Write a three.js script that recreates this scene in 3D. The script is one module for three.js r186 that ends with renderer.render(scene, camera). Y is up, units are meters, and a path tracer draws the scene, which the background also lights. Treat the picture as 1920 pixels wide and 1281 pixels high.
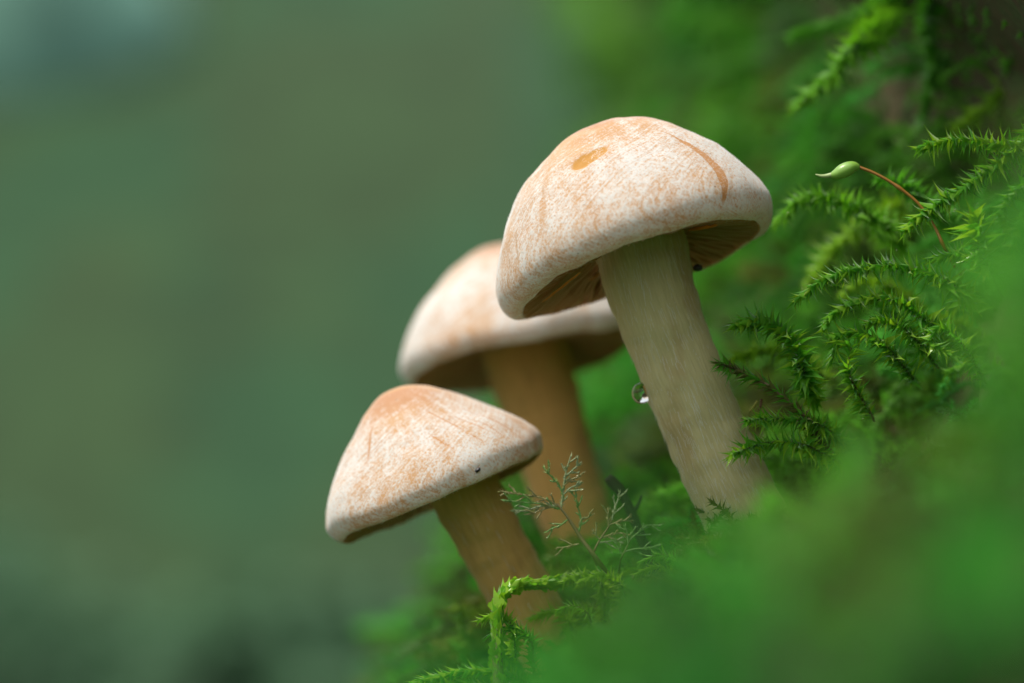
import * as THREE from 'three';
import { mergeGeometries, mergeVertices } from 'three/addons/utils/BufferGeometryUtils.js';

// ---------------------------------------------------------------- camera, sky, sun, exposure
const scene = new THREE.Scene();
const D = 456;                                   // millimetres from the lens to the plane of the near cap
const camera = new THREE.PerspectiveCamera(2 * Math.atan(42.7 / D) * 180 / Math.PI, 1024 / 683, 0.01, 200);
camera.position.set(0, 0, D * 0.001);
camera.lookAt(0, 0, 0);
camera.focus = 0.451;
camera.userData.fStop = 10;
const renderer = new THREE.WebGLRenderer({ antialias: true });
renderer.toneMapping = THREE.LinearToneMapping;
renderer.toneMappingExposure = 1.5;
renderer.shadowMap.enabled = true;
renderer.shadowMap.type = THREE.PCFSoftShadowMap;

const SKW = 256, SKH = 128, skyData = new Float32Array(SKW * SKH * 4);
for (let j = 0; j < SKH; j++) for (let i = 0; i < SKW; i++) {   // overcast: brighter towards the zenith, the same all round
  const el = ((j + 0.5) / SKH - 0.5) * Math.PI, s = Math.max(0, Math.sin(el)), k = 0.60 * (1 + 2 * s) / 3 * 1.6;
  const o = (j * SKW + i) * 4;
  skyData[o] = k * 0.93; skyData[o + 1] = k * 1.0; skyData[o + 2] = k * 1.03; skyData[o + 3] = 1;
}
const sky = new THREE.DataTexture(skyData, SKW, SKH, THREE.RGBAFormat, THREE.FloatType);
sky.mapping = THREE.EquirectangularReflectionMapping;
sky.magFilter = sky.minFilter = THREE.LinearFilter;
sky.needsUpdate = true;
scene.background = sky;
scene.environment = sky;

const sun = new THREE.DirectionalLight(0xfff5e8, 2.5);
sun.position.set(-2.3, 4.8, 1.1);
sun.target.position.set(0, 0, 0);
sun.castShadow = true;
sun.shadow.radius = 26;
sun.shadow.mapSize.set(2048, 2048);
Object.assign(sun.shadow.camera, { left: -0.4, right: 0.4, top: 0.4, bottom: -0.4, near: 0.1, far: 20 });
scene.add(sun, sun.target);

// ---------------------------------------------------------------- helpers
const V = (x, y, z) => new THREE.Vector3(x, y, z);
function rng(seed) { let a = seed >>> 0; return () => { a = (a + 0x6D2B79F5) | 0; let t = Math.imul(a ^ (a >>> 15), 1 | a); t = (t + Math.imul(t ^ (t >>> 7), 61 | t)) ^ t; return ((t ^ (t >>> 14)) >>> 0) / 4294967296; }; }
const R = rng(20240611);
const rr = (a, b, r = R) => a + (b - a) * r();
const lerp = (a, b, t) => a + (b - a) * t;
const clamp = (x, a = 0, b = 1) => Math.min(b, Math.max(a, x));
const smooth = (a, b, x) => { const t = clamp((x - a) / (b - a)); return t * t * (3 - 2 * t); };
function hash3(x, y, z) { let h = Math.imul(x, 374761393) ^ Math.imul(y, 668265263) ^ Math.imul(z, 1274126177); h = Math.imul(h ^ (h >>> 13), 1274126177); return ((h ^ (h >>> 16)) >>> 0) / 4294967296; }
function vnoise(x, y, z) {                       // value noise, 0 to 1
  const xi = Math.floor(x), yi = Math.floor(y), zi = Math.floor(z);
  let u = x - xi, v = y - yi, w = z - zi;
  u = u * u * (3 - 2 * u); v = v * v * (3 - 2 * v); w = w * w * (3 - 2 * w);
  const a = lerp(lerp(hash3(xi, yi, zi), hash3(xi + 1, yi, zi), u), lerp(hash3(xi, yi + 1, zi), hash3(xi + 1, yi + 1, zi), u), v);
  const b = lerp(lerp(hash3(xi, yi, zi + 1), hash3(xi + 1, yi, zi + 1), u), lerp(hash3(xi, yi + 1, zi + 1), hash3(xi + 1, yi + 1, zi + 1), u), v);
  return lerp(a, b, w);
}
const fbm = (x, y, z, n = 4) => { let s = 0, a = 0.5, t = 0; for (let i = 0; i < n; i++) { s += a * vnoise(x, y, z); t += a; a *= 0.5; x = x * 2.03 + 7.1; y = y * 2.03 + 3.7; z = z * 2.03 + 1.3; } return s / t; };
// a point at depth z (millimetres, towards the lens is plus) that lies on the line of sight measured in the photograph
const pix = (px, py, z) => { const k = (D - z) / D / 15; return V((px - 960) * k, (640.5 - py) * k, z); };
const ell = (du, ds, ru, rs) => Math.sqrt((du / ru) ** 2 + (ds / rs) ** 2);
const names = new Map();
function numbered(name) { const n = names.get(name) ?? 0; names.set(name, n + 1); return n ? `${name}_${String(n).padStart(3, '0')}` : name; }
function shadows(o) { o.castShadow = o.receiveShadow = true; return o; }
function meshOf(name, geometry, material, parent) { const m = shadows(new THREE.Mesh(geometry, material)); m.name = name; parent?.add(m); return m; }
function tag(o, label, category, group, kind) {
  o.userData.label = label;
  if (category) o.userData.category = category;
  if (group) o.userData.group = group;
  if (kind) o.userData.kind = kind;
  return o;
}
function thing(name, at, label, category, group) {   // at in millimetres
  const o = new THREE.Group(); o.name = numbered(name); o.position.copy(at).multiplyScalar(0.001); scene.add(o);
  return tag(o, label, category, group);
}
function geo(positions, indices, uvs, colors) {
  const g = new THREE.BufferGeometry();
  g.setAttribute('position', new THREE.Float32BufferAttribute(positions, 3));
  if (uvs) g.setAttribute('uv', new THREE.Float32BufferAttribute(uvs, 2));
  if (colors) g.setAttribute('color', new THREE.Float32BufferAttribute(colors, 3));
  g.setIndex(indices); g.computeVertexNormals();
  return g;
}
const MM = (g) => g.scale(0.001, 0.001, 0.001);
const curveOf = (pts) => new THREE.CatmullRomCurve3(pts, false, 'centripetal');
// a tapered tube through points (millimetres); radius is a function of 0..1 along it
function tube(pts, radius, seg = 24, sides = 8, lump = 0) {
  const c = curveOf(pts), f = c.computeFrenetFrames(seg, false), P = [], U = [], I = [], len = c.getLength();
  for (let i = 0; i <= seg; i++) {
    const t = i / seg, p = c.getPointAt(t);
    for (let j = 0; j <= sides; j++) {
      const a = j / sides * Math.PI * 2, n = f.normals[i].clone().multiplyScalar(Math.cos(a)).addScaledVector(f.binormals[i], Math.sin(a));
      const r = radius(t) * (lump ? 1 + lump * (vnoise(p.x * 0.9 + n.x * 1.6, p.y * 0.9 + n.y * 1.6, p.z * 0.9 + n.z * 1.6) - 0.5) : 1);
      P.push(p.x + n.x * r, p.y + n.y * r, p.z + n.z * r); U.push(j / sides, t * len);
      if (i < seg && j < sides) { const q = i * (sides + 1) + j; I.push(q, q + 1, q + sides + 1, q + 1, q + sides + 2, q + sides + 1); }
    }
  }
  const a = P.length / 3, p0 = c.getPointAt(0), p1 = c.getPointAt(1);
  P.push(p0.x, p0.y, p0.z, p1.x, p1.y, p1.z); U.push(0, 0, 0, len);
  for (let j = 0; j < sides; j++) { I.push(a, j + 1, j); const q = seg * (sides + 1) + j; I.push(a + 1, q, q + 1); }
  return geo(P, I, U);
}
function colorTexture(w, h, fill, srgb = true) { // fill(u, v) gives [r, g, b] in linear values, or a number for a data map
  const d = new Uint8Array(w * h * 4);
  const enc = (c) => { c = clamp(c); return 255 * (srgb ? (c <= 0.0031308 ? 12.92 * c : 1.055 * Math.pow(c, 1 / 2.4) - 0.055) : c); };
  for (let j = 0; j < h; j++) for (let i = 0; i < w; i++) {
    const c = fill((i + 0.5) / w, (j + 0.5) / h), o = (j * w + i) * 4;
    if (typeof c === 'number') d[o] = d[o + 1] = d[o + 2] = enc(c); else { d[o] = enc(c[0]); d[o + 1] = enc(c[1]); d[o + 2] = enc(c[2]); }
    d[o + 3] = 255;
  }
  const t = new THREE.DataTexture(d, w, h, THREE.RGBAFormat);
  t.magFilter = t.minFilter = THREE.LinearFilter; t.wrapS = t.wrapT = THREE.RepeatWrapping;
  if (srgb) t.colorSpace = THREE.SRGBColorSpace;
  t.needsUpdate = true;
  return t;
}
const rgb = (r, g, b) => new THREE.Color().setRGB(r, g, b);
const leafMaterial = (r, g, b, through = 0.4, coat = 0.8) => new THREE.MeshPhysicalMaterial({ color: rgb(r, g, b), roughness: 1, transmission: through, thickness: 0, clearcoat: coat, clearcoatRoughness: 0.07, specularIntensity: 0.35, side: THREE.DoubleSide });
const M = {
  moss: [leafMaterial(0.20, 0.53, 0.015, 0.6, 0.8), leafMaterial(0.12, 0.44, 0.015, 0.6, 0.8), leafMaterial(0.32, 0.60, 0.015, 0.6, 0.8)],
  mossStem: new THREE.MeshPhysicalMaterial({ color: rgb(0.12, 0.16, 0.03), roughness: 0.6 }),
  brownStem: new THREE.MeshPhysicalMaterial({ color: rgb(0.17, 0.12, 0.05), roughness: 0.6 }),
  oldMoss: leafMaterial(0.17, 0.17, 0.04, 0.3, 0.5),
  featherMoss: [leafMaterial(0.36, 0.42, 0.22, 0.3, 0.9), leafMaterial(0.20, 0.36, 0.10, 0.3, 0.9), leafMaterial(0.33, 0.30, 0.12, 0.3, 0.9)],
};

// ---------------------------------------------------------------- the setting: forest floor, moss bank
function groundY(x, z) {                         // behind the mushrooms the wood climbs a slope
  const rise = Math.max(0, -z - 2.0), ridge = 4.6 + 0.15 * Math.sin(x * 1.7 + 2);
  return -1.3 + ridge * (1 - Math.exp(-rise * 0.95 / ridge)) + 0.25 * (fbm(x * 0.5 + 9, 3.1, z * 0.5) - 0.5) + 0.5 * (fbm(x * 0.08, 1.7, z * 0.08 + 4) - 0.5);
}
{
  const P = [], I = [], n = 140;
  for (let i = 0; i <= n; i++) for (let j = 0; j <= n; j++) {
    const q = (t) => Math.sign(t) * Math.pow(Math.abs(t), 2.2) * 90, x = q(i / n * 2 - 1), z = q(j / n * 2 - 1);
    P.push(x, groundY(x, z), z);
    if (i < n && j < n) { const a = i * (n + 1) + j; I.push(a, a + 1, a + n + 1, a + 1, a + n + 2, a + n + 1); }
  }
  const uv = []; for (let k = 0; k < P.length; k += 3) uv.push(P[k] / 2, P[k + 2] / 2);
  const map = colorTexture(512, 512, (u, v) => {
    const k = fbm(u * 40, v * 40, 2, 4), m = smooth(0.42, 0.6, fbm(u * 9, v * 9, 8, 3));
    return [lerp(0.025, 0.018, m) * (0.6 + k * 0.8), lerp(0.055, 0.059, m) * (0.6 + k * 0.8), lerp(0.017, 0.021, m) * (0.6 + k * 0.8)];
  });
  const ground = meshOf('forest_floor', geo(P, I, uv), new THREE.MeshStandardMaterial({ map, roughness: 1 }), scene);
  tag(ground, 'forest floor of moss and litter below the bank', 'ground', null, 'structure');
}
// outline of the moss bank in pixels of the photograph at several depths; from below the picture to above it
const bankKeys = [  // top ends at middle depths pushed out as an unseen overhang shading the hollow
  [-900, [[400, 20000], [760, 1700], [940, 1400], [1040, 1200], [1100, 1020], [1110, 850], [1190, 670], [1290, 480], [1390, 250], [1420, 20], [1400, -250], [1360, -700]]],
  [-420, [[500, 20000], [800, 1620], [920, 1360], [1010, 1190], [1070, 1010], [1090, 850], [1200, 690], [1310, 510], [1410, 280], [1440, 60], [1420, -200], [1380, -700]]],
  [-200, [[560, 20000], [810, 1560], [910, 1330], [1000, 1170], [1080, 1000], [1130, 860], [1280, 700], [1420, 520], [1500, 300], [1500, 60], [1470, -200], [1430, -700]]],
  [-90, [[660, 20000], [750, 1560], [850, 1350], [940, 1210], [1060, 1070], [1220, 960], [1380, 840], [1540, 620], [1650, 380], [1670, 120], [1540, -140], [1380, -560]]],
  [-30, [[760, 20000], [830, 1620], [950, 1410], [1020, 1260], [1130, 1160], [1340, 1060], [1540, 950], [1760, 800], [1920, 500], [1950, 180], [1680, -150], [1460, -560]]],
  [10, [[830, 20000], [920, 1720], [1020, 1500], [1120, 1350], [1240, 1240], [1440, 1140], [1650, 1030], [1860, 860], [2020, 600], [2080, 300], [1840, -140], [1600, -540]]],
  [60, [[796, 20000], [946, 1780], [1080, 1580], [1250, 1410], [1400, 1290], [1580, 1190], [1790, 1070], [1960, 900], [2120, 660], [2230, 340], [2280, -30], [2280, -530]]],
  [130, [[870, 20000], [1030, 1850], [1160, 1660], [1400, 1470], [1560, 1330], [1730, 1240], [1935, 1110], [2085, 960], [2275, 750], [2455, 470], [2575, 90], [2625, -460]]],
  [210, [[950, 20000], [1020, 1910], [1130, 1600], [1240, 1420], [1390, 1340], [1560, 1320], [1775, 1280], [1915, 1130], [2055, 930], [2205, 650], [2355, 220], [2405, -430]]],
  [300, [[1200, 20800], [1700, 3000], [1950, 2600], [2200, 2300], [2450, 2050], [2700, 1850], [2950, 1650], [3200, 1450], [3500, 1150], [3900, 700], [4300, 100], [4500, -600]]],
];
const bankCurves = bankKeys.map(([z, pts]) => curveOf(pts.map(([x, y]) => pix(x, y, z))));
const cat = (a, b, c, d, t) => { const t2 = t * t, t3 = t2 * t; return 0.5 * ((2 * b) + (-a + c) * t + (2 * a - 5 * b + 4 * c - d) * t2 + (-a + 3 * b - 3 * c + d) * t3); };
function bankAt(u, w, out = V()) {               // u along the outline, w over the depths; both 0 to 1
  const q = clamp(w, 0, 0.9999) * (bankKeys.length - 1), i = Math.floor(q), t = q - i, p = (k) => bankCurves[clamp(k, 0, bankKeys.length - 1)].getPoint(clamp(u));
  const a = p(i), b = p(i + 1);
  out.lerpVectors(a, b, t);
  const k = (fbm(out.x * 0.035, out.y * 0.035, out.z * 0.035 + 5, 3) - 0.5) * 26 + (fbm(out.x * 0.16, out.y * 0.16, out.z * 0.16, 2) - 0.5) * 6;
  out.x -= k * 0.6; out.y += k * 0.5;
  return out;
}
const bankNormal = (u, w) => { const e = 0.012, a = bankAt(u - e, w), b = bankAt(u + e, w), c = bankAt(u, w - e), d = bankAt(u, w + e); return b.sub(a).cross(d.sub(c)).normalize().multiplyScalar(1); };
{
  const nu = 110, nw = 120, P = [], I = [], U = [];
  for (let i = 0; i <= nu; i++) for (let j = 0; j <= nw; j++) {
    const p = bankAt(i / nu, j / nw); P.push(p.x, p.y, p.z); U.push(i / nu * 8, j / nw * 16);
    if (i < nu && j < nw) { const a = i * (nw + 1) + j; I.push(a, a + nw + 1, a + 1, a + 1, a + nw + 1, a + nw + 2); }
  }
  const map = colorTexture(512, 512, (u, v) => { const k = fbm(u * 60, v * 60, 1, 4), m = fbm(u * 14, v * 14, 4, 3); return [0.10 * (0.5 + k) * (1.2 - m * 0.5), 0.078 * (0.5 + k) * (0.6 + m), 0.045 * (0.5 + k)]; });
  const bank = meshOf('moss_bank', MM(geo(P, I, U)), new THREE.MeshPhysicalMaterial({ map, roughness: 1, specularIntensity: 0.2, side: THREE.DoubleSide }), scene);
  tag(bank, 'steep brown earth bank under the green moss', 'bank', null, 'structure');
}

// ---------------------------------------------------------------- moss
// one leaf of length 1 along +y, its hollow side towards +z
function leafGeometry(width, hollow, recurve, rows = 6) {
  const P = [], I = [];
  for (let i = 0; i <= rows; i++) {
    const t = i / rows, w = width * (t < 0.28 ? 0.62 + 0.38 * Math.sin(t / 0.28 * Math.PI / 2) : Math.pow(Math.max(0, 1 - (t - 0.28) / 0.72), 1.7) + 0.02);
    const zc = -recurve * t * t, yc = t * (1 - 0.25 * recurve * t);
    for (let j = -1; j <= 1; j++) P.push(j * w * 0.5, yc, zc + Math.abs(j) * hollow * w);
    if (i < rows) for (let j = 0; j < 2; j++) { const a = i * 3 + j; I.push(a, a + 1, a + 3, a + 1, a + 4, a + 3); }
  }
  return geo(P, I);
}
const mossLeaves = [leafGeometry(0.42, 0.45, 0.35), leafGeometry(0.36, 0.5, 0.1), leafGeometry(0.5, 0.4, 0.55), leafGeometry(0.3, 0.4, 0.2)];
const slimLeaves = [leafGeometry(0.2, 0.4, 0.3), leafGeometry(0.16, 0.4, -0.15), leafGeometry(0.24, 0.4, 0.1)];
const sheathLeaves = [leafGeometry(0.8, 0.5, -0.05), leafGeometry(0.7, 0.5, 0.12)];
const lowLeaves = [leafGeometry(0.42, 0.45, 0.35, 3), leafGeometry(0.34, 0.5, 0.1, 3)];
const _m = new THREE.Matrix4();
function leafMatrix(at, axis, facing, size, wide = 1) {
  const y = axis.clone().normalize(), x = y.clone().cross(facing).normalize(), z = x.clone().cross(y);
  return new THREE.Matrix4().makeBasis(x.multiplyScalar(size * wide), y.multiplyScalar(size), z.multiplyScalar(size)).setPosition(at);
}
// places of the leaves along a shoot; everything in millimetres relative to the shoot's base
function shootLeaves(curve, o, r) {
  const L = curve.getLength(), n = Math.min(o.single ? 285 : 600, Math.round(L * o.density * (o.more ?? 1))), out = [];
  for (let i = 0; i < n; i++) {
    const t = Math.min(1, (i + r() * 0.7) / n * (1 - o.bare) + o.bare), p = curve.getPointAt(t), T = curve.getTangentAt(t);
    const e1 = V(0, 1, 0.3).cross(T).normalize(), e2 = T.clone().cross(e1), a = i * 2.39996 + r() * 0.7;
    const out_ = e1.multiplyScalar(Math.cos(a)).addScaledVector(e2, Math.sin(a));
    const nearTip = smooth(0.8, 1, t), open = lerp(o.open, o.open * 0.35, nearTip) * (0.75 + 0.5 * r());
    const axis = T.clone().multiplyScalar(Math.cos(open)).addScaledVector(out_, Math.sin(open));
    axis.y -= (o.droop ?? 0.15) * (0.5 + r()); axis.x += (r() - 0.5) * (o.jitter ?? 0.35); axis.z += (r() - 0.5) * (o.jitter ?? 0.35);
    const size = o.leaf * (o.grow ?? 1) * (0.55 + 0.7 * r()) * lerp(1, 0.8, nearTip) * lerp(0.75, 1, smooth(0, 0.15, t));
    out.push([leafMatrix(p.clone().addScaledVector(out_, o.stem * 0.7), axis, T.clone().multiplyScalar(Math.cos(open + 1.4)).addScaledVector(out_, Math.sin(open + 1.4)).negate(), size, o.wide ?? 1), r()]);
  }
  return out;
}
const shootDefaults = { density: 5.5, leaf: 2.1, grow: 1.14, more: 1.75, wide: 1.0, droop: 0.28, open: 0.85, bare: 0.02, stem: 0.16, single: true, leaves: [...mossLeaves, slimLeaves[0], slimLeaves[1]], mats: M.moss, stemMat: M.mossStem };
function mossShoot(name, pts, label, group, opt = {}, category = 'moss shoot') {
  const o = { ...shootDefaults, ...opt }, r = rng(Math.round(pts[0].x * 7919 + pts[0].y * 104729 + pts[0].z * 31) ^ 0x5bd1e995);
  const base = pts[0], root = thing(name, base, label, category, group);
  const local = pts.map((p) => p.clone().sub(base)), curve = curveOf(local);
  meshOf('stem', MM(tube(local, (t) => o.stem * (1 - 0.7 * t) + 0.03, 18, 6)), o.stemMat, root);
  const places = shootLeaves(curve, o, r);
  if (o.single) {
    for (const [m, k] of places.slice(0, 290)) {
      const leaf = meshOf('leaf', o.leaves[Math.floor(k * 977) % o.leaves.length], o.mats[Math.floor(k * 3571) % o.mats.length], root);
      const s = new THREE.Matrix4().makeScale(0.001, 0.001, 0.001).multiply(m);
      s.decompose(leaf.position, leaf.quaternion, leaf.scale);
    }
  } else {
    const g = mergeGeometries(places.map(([m, k]) => o.leaves[Math.floor(k * 977) % o.leaves.length].clone().applyMatrix4(m)));
    tag(meshOf('leaves', MM(g), o.mats[Math.floor(r() * o.mats.length)], root), undefined, null, null, 'stuff');
    delete root.children.at(-1).userData.label;
  }
  return root;
}
// --- the mass of moss over the bank: nobody could count it
{
  const r = rng(77), variants = [];
  for (let k = 0; k < 4; k++) {
    const c = curveOf([V(0, 0, 0), V(rr(-1, 1, r), 5, rr(-1, 1, r)), V(rr(-3, 3, r), 10, rr(1, 4, r)), V(rr(-5, 5, r), 13, rr(4, 8, r))]);
    const places = shootLeaves(c, { density: 4.2, leaf: 2.3, open: 0.9, bare: 0.02, stem: 0.2, droop: 0 }, r);
    variants.push(mergeGeometries([...places.map(([m, q]) => lowLeaves[q > 0.5 ? 1 : 0].clone().applyMatrix4(m)), (() => { const g = tube([0, 0.33, 0.66, 1].map((t) => c.getPointAt(t)), () => 0.22, 6, 4); g.deleteAttribute('uv'); return g; })()]));
  }
  const mat = leafMaterial(0.088, 0.35, 0.022, 0.5, 0.2), lists = variants.map(() => []);
  let tries = 0;
  for (; tries < 16000; tries++) {
    const u = 0.1 + 0.85 * r(), w = 0.06 + r() * 0.86, p = bankAt(u, w), n = bankNormal(u, w);
    if (n.x > 0 && n.y < 0) n.negate();
    const focus = Math.abs(p.z) < 30;
    // keep a clear space where the mushrooms stand and where the sharp shoots are
    if (focus && r() < 0.35) continue;
    const kz = D / (D - p.z), hx = 960 + p.x * 15 * kz, hy = 640.5 - p.y * 15 * kz;
    if (focus && hx > 1380 && hy < 900 && r() < 0.75) continue;
    if (p.z < 80 && p.z > -260 && ell(hx - 1790, hy - 70, 210, 215) < 0.75 + 0.5 * fbm(p.x * 0.1, p.y * 0.1, p.z * 0.1, 2) && r() < 0.6) continue;   // moss thinned in the hollow under the overhang added to shade it
    if (p.z > 80 && fbm(p.x * 0.07 + 3, p.y * 0.07, p.z * 0.07, 2) < 0.44) continue;   // gaps between the near cushions
    const dir = n.clone().multiplyScalar(0.8).add(V(rr(-0.5, 0.3, r), rr(0, 0.55, r), rr(-0.45, 0.45, r))).normalize();
    const size = (focus ? rr(0.3, 0.6, r) : p.z > 90 ? (r() < 0.1 ? rr(0.9, 1.4, r) : rr(0.35, 0.7, r)) : rr(0.45, 0.9, r)) * (p.z < -200 ? 2 : 1);
    const roll = V(rr(-1, 1, r), -0.6, rr(-1, 1, r)), z = roll.addScaledVector(dir, -roll.dot(dir)).normalize(), x = dir.clone().cross(z);
    const m = new THREE.Matrix4().makeBasis(x.multiplyScalar(size), dir.clone().multiplyScalar(size), z.multiplyScalar(size)).setPosition(p.addScaledVector(n, -1));
    const patch = fbm(p.x * 0.03 + 2, p.y * 0.03, p.z * 0.03, 3), b = 0.65 + 0.8 * r(), yellow = smooth(0.45, 0.65, patch);
    const old = smooth(0.5, 0.62, fbm(p.x * 0.045 + 31, p.y * 0.045, p.z * 0.045 + 7, 3)), lush = smooth(0.52, 0.66, fbm(p.x * 0.04 + 80, p.y * 0.04, p.z * 0.04 + 3, 2));   // older brownish cushions and fresh bluish ones
    lists[Math.floor(r() * 4)].push([m, rgb(b * lerp(0.8, 1.45, yellow) * lerp(1, 1.25, old), b * lerp(0.95, 1.1, yellow) * lerp(1, 0.5, old) * lerp(1, 1.25, lush), b * lerp(1, 2.5, lush))]);
  }
  lists.forEach((list, k) => {
    const im = new THREE.InstancedMesh(MM(variants[k]), mat, list.length), s = new THREE.Matrix4();
    list.forEach(([m, c], i) => { const e = m.elements; s.copy(m); s.elements[12] = e[12] * 0.001; s.elements[13] = e[13] * 0.001; s.elements[14] = e[14] * 0.001; im.setMatrixAt(i, s); im.setColorAt(i, c); });
    im.name = numbered('moss_carpet'); shadows(im); scene.add(im);
    tag(im, 'thick green moss carpet covering the steep bank', 'moss', 'moss carpet on the bank', 'stuff');
  });
}

// ---------------------------------------------------------------- mushrooms
function profile(points) { return new THREE.CatmullRomCurve3(points.map(([r, y]) => V(r, y, 0)), false, 'centripetal'); }
function makeMushroom(o) {
  const r = rng(o.seed), root = thing('mushroom', o.stem.at(-1), o.label, 'mushroom', 'three pale mushrooms on the bank');
  const base = o.stem.at(-1);
  // --- cap: outer skin from the apex over the rolled margin, then the flesh above the gills
  const outer = profile(o.outer), inner = profile(o.inner), nv = 84, ni = 22, nu = 180, P = [], U = [], I = [];
  const outerLen = outer.getLength(), innerLen = inner.getLength(), share = outerLen / (outerLen + innerLen), Rm = o.radius;
  const warp = (p, a) => {                       // the cap is not perfectly round
    const q = p.x / Rm, k = 1 + o.wobble * (0.5 * Math.sin(a * 2 + o.seed) + 0.35 * Math.sin(a * 3 + o.seed * 2.1) + 0.2 * Math.sin(a * 7 + 1)) * q;
    const lift = o.wave * q * q * q * (Math.sin(a * 2 + o.seed * 1.3) + 0.5 * Math.sin(a * 3 + 2) + 0.18 * Math.sin(a * 9 + o.seed));
    const n = (fbm(Math.cos(a) * p.x * 0.16 + 5, p.y * 0.16 + o.seed, Math.sin(a) * p.x * 0.16, 3) - 0.5) * 1.3 * smooth(0.03, 0.3, q);
    return V(Math.cos(a) * p.x * k + o.lean * p.y * 0.03, p.y + lift + n, -Math.sin(a) * p.x * k);
  };
  const at = (u, v) => { const p = v < share ? outer.getPointAt(v / share) : inner.getPointAt(Math.min(1, (v - share) / (1 - share))); return warp(p, u * Math.PI * 2 + Math.PI / 2); };
  for (let i = 0; i <= nv + ni; i++) {
    const v = i <= nv ? i / nv * share : share + (i - nv) / ni * (1 - share);
    for (let j = 0; j <= nu; j++) {
      const p = at(j / nu, Math.min(v, 0.9999));
      const pit = o.pits ? o.pits(j / nu, v / share) : 0;
      P.push(p.x, p.y - pit, p.z); U.push(j / nu, v);
      if (i < nv + ni && j < nu) { const q = i * (nu + 1) + j; I.push(q, q + nu + 1, q + 1, q + 1, q + nu + 1, q + nu + 2); }
    }
  }
  const g = geo(P, I, U), N = g.attributes.normal;
  for (let i = 0; i <= nv + ni; i++) { const a = i * (nu + 1), b = a + nu, n = V(N.getX(a) + N.getX(b), N.getY(a) + N.getY(b), N.getZ(a) + N.getZ(b)).normalize(); N.setXYZ(a, n.x, n.y, n.z); N.setXYZ(b, n.x, n.y, n.z); }
  for (let j = 0; j <= nu; j++) N.setXYZ(j, 0, 1, 0);
  // --- skin: white silky fibrils with tan pores over an orange-tan ground
  const tw = o.tex[0], th = o.tex[1], height = new Float32Array(tw * th);
  const table = Array.from({ length: 400 }, (_, i) => { const v = i / 399; return v < share ? outer.getPointAt(v / share) : inner.getPointAt(Math.min(1, (v - share) / (1 - share))); });
  const map = colorTexture(tw, th, (u, v) => {
    const s = v / share, a = u * Math.PI * 2, e = v * 399, e0 = Math.min(398, Math.floor(e)), rp = lerp(table[e0].x, table[e0 + 1].x, e - e0), y = lerp(table[e0].y, table[e0 + 1].y, e - e0), q = -Math.sin(a) * rp, z = -Math.cos(a) * rp;
    const px = Math.min(tw - 1, Math.floor(u * tw)), py = Math.min(th - 1, Math.floor(v * th));
    if (v > share * 1.0) { const k = 0.8 + 0.4 * vnoise(a * 30, v * 20, o.seed); height[py * tw + px] = 0.4; return [0.50 * k, 0.27 * k, 0.11 * k]; }
    const big = fbm(q * 0.13 + o.seed, y * 0.13, z * 0.13, 4), mid = fbm(q * 0.55, y * 0.55 + 3, z * 0.55 + o.seed, 3);
    // fibres run down the cap: stretched noise along the meridian
    const rad = Math.hypot(q, z) + 0.5, fib = fbm(a * rad * 1.9 + mid * 1.6, s * 7 + mid * 2.2, o.seed, 4), streak = fbm(a * 9 + big, s * 1.6 + mid * 0.35, o.seed + 4, 4);
    const pore = vnoise(q * 4.6, y * 3.8, z * 4.6), pore2 = vnoise(q * 8.5 + 9, y * 7, z * 8.5), wisp = 1 - Math.abs(2 * vnoise(q * 2.4 + mid * 3, y * 2.4, z * 2.4 + fib * 2) - 1);
    const silk = fbm(a * rad * 4.6 + mid * 2.5, s * 16 + mid * 3, o.seed + 2, 3);
    const speck = 0.4 * pore + 0.6 * pore2, bare = o.tan + 0.62 * smooth(0.6, 0.05, s) * o.crown + 0.8 * (big - 0.5) + 0.7 * (streak - 0.5) + 0.3 * (mid - 0.5);
    let cover = 1 - smooth(0.1, 1.0, bare + 1.0 * (speck - 0.5) + 0.6 * (silk - 0.5) + 0.45 * (fib - 0.5) - 0.15 * (wisp - 0.5));
    const holes = smooth(0.58, 0.74, 0.45 * pore + 0.55 * pore2 + 0.15 * (fib - 0.5)) * smooth(0.02, 0.15, s);
    cover = clamp(cover * (1 - 0.5 * holes));
    const tone = fbm(q * 0.3 + 40, y * 0.3, z * 0.3 + o.seed, 3), pink = smooth(0.4, 0.62, fbm(q * 0.2 + 20, y * 0.2, z * 0.2, 2)) * smooth(0.6, 0.1, s);
    let c = [lerp(0.60, 0.71, tone), lerp(0.31, 0.44, tone), lerp(0.13, 0.23, tone)];
    c = [lerp(c[0], 0.55, pink * 0.7), lerp(c[1], 0.27, pink * 0.7), lerp(c[2], 0.15, pink * 0.7)];
    const f = 0.9 + 0.2 * (pore2 - 0.5) + 0.12 * (wisp - 0.5), w = [0.90 * f, 0.88 * f, 0.845 * f];
    c = [lerp(c[0], w[0], cover), lerp(c[1], w[1], cover), lerp(c[2], w[2], cover)];
    let h = 0.35 + 0.45 * cover * (0.6 + 0.4 * wisp) + 0.15 * (pore2 - 0.5);
    if (o.marks) { const m = o.marks(u, s, a, mid, pore2); if (m) { c = [lerp(c[0], m[0], m[3]), lerp(c[1], m[1], m[3]), lerp(c[2], m[2], m[3])]; h = lerp(h, 0.2, m[3]); } }
    const dirt = vnoise(q * 2.7 + 70, y * 2.7, z * 2.7 + o.seed), d = smooth(0.925, 0.95, dirt * (0.93 + 0.07 * pore2)) * 0.8;   // stuck grains of soil
    c = [lerp(c[0], 0.10, d), lerp(c[1], 0.06, d), lerp(c[2], 0.03, d)];
    height[py * tw + px] = h;
    return c;
  });
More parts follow.
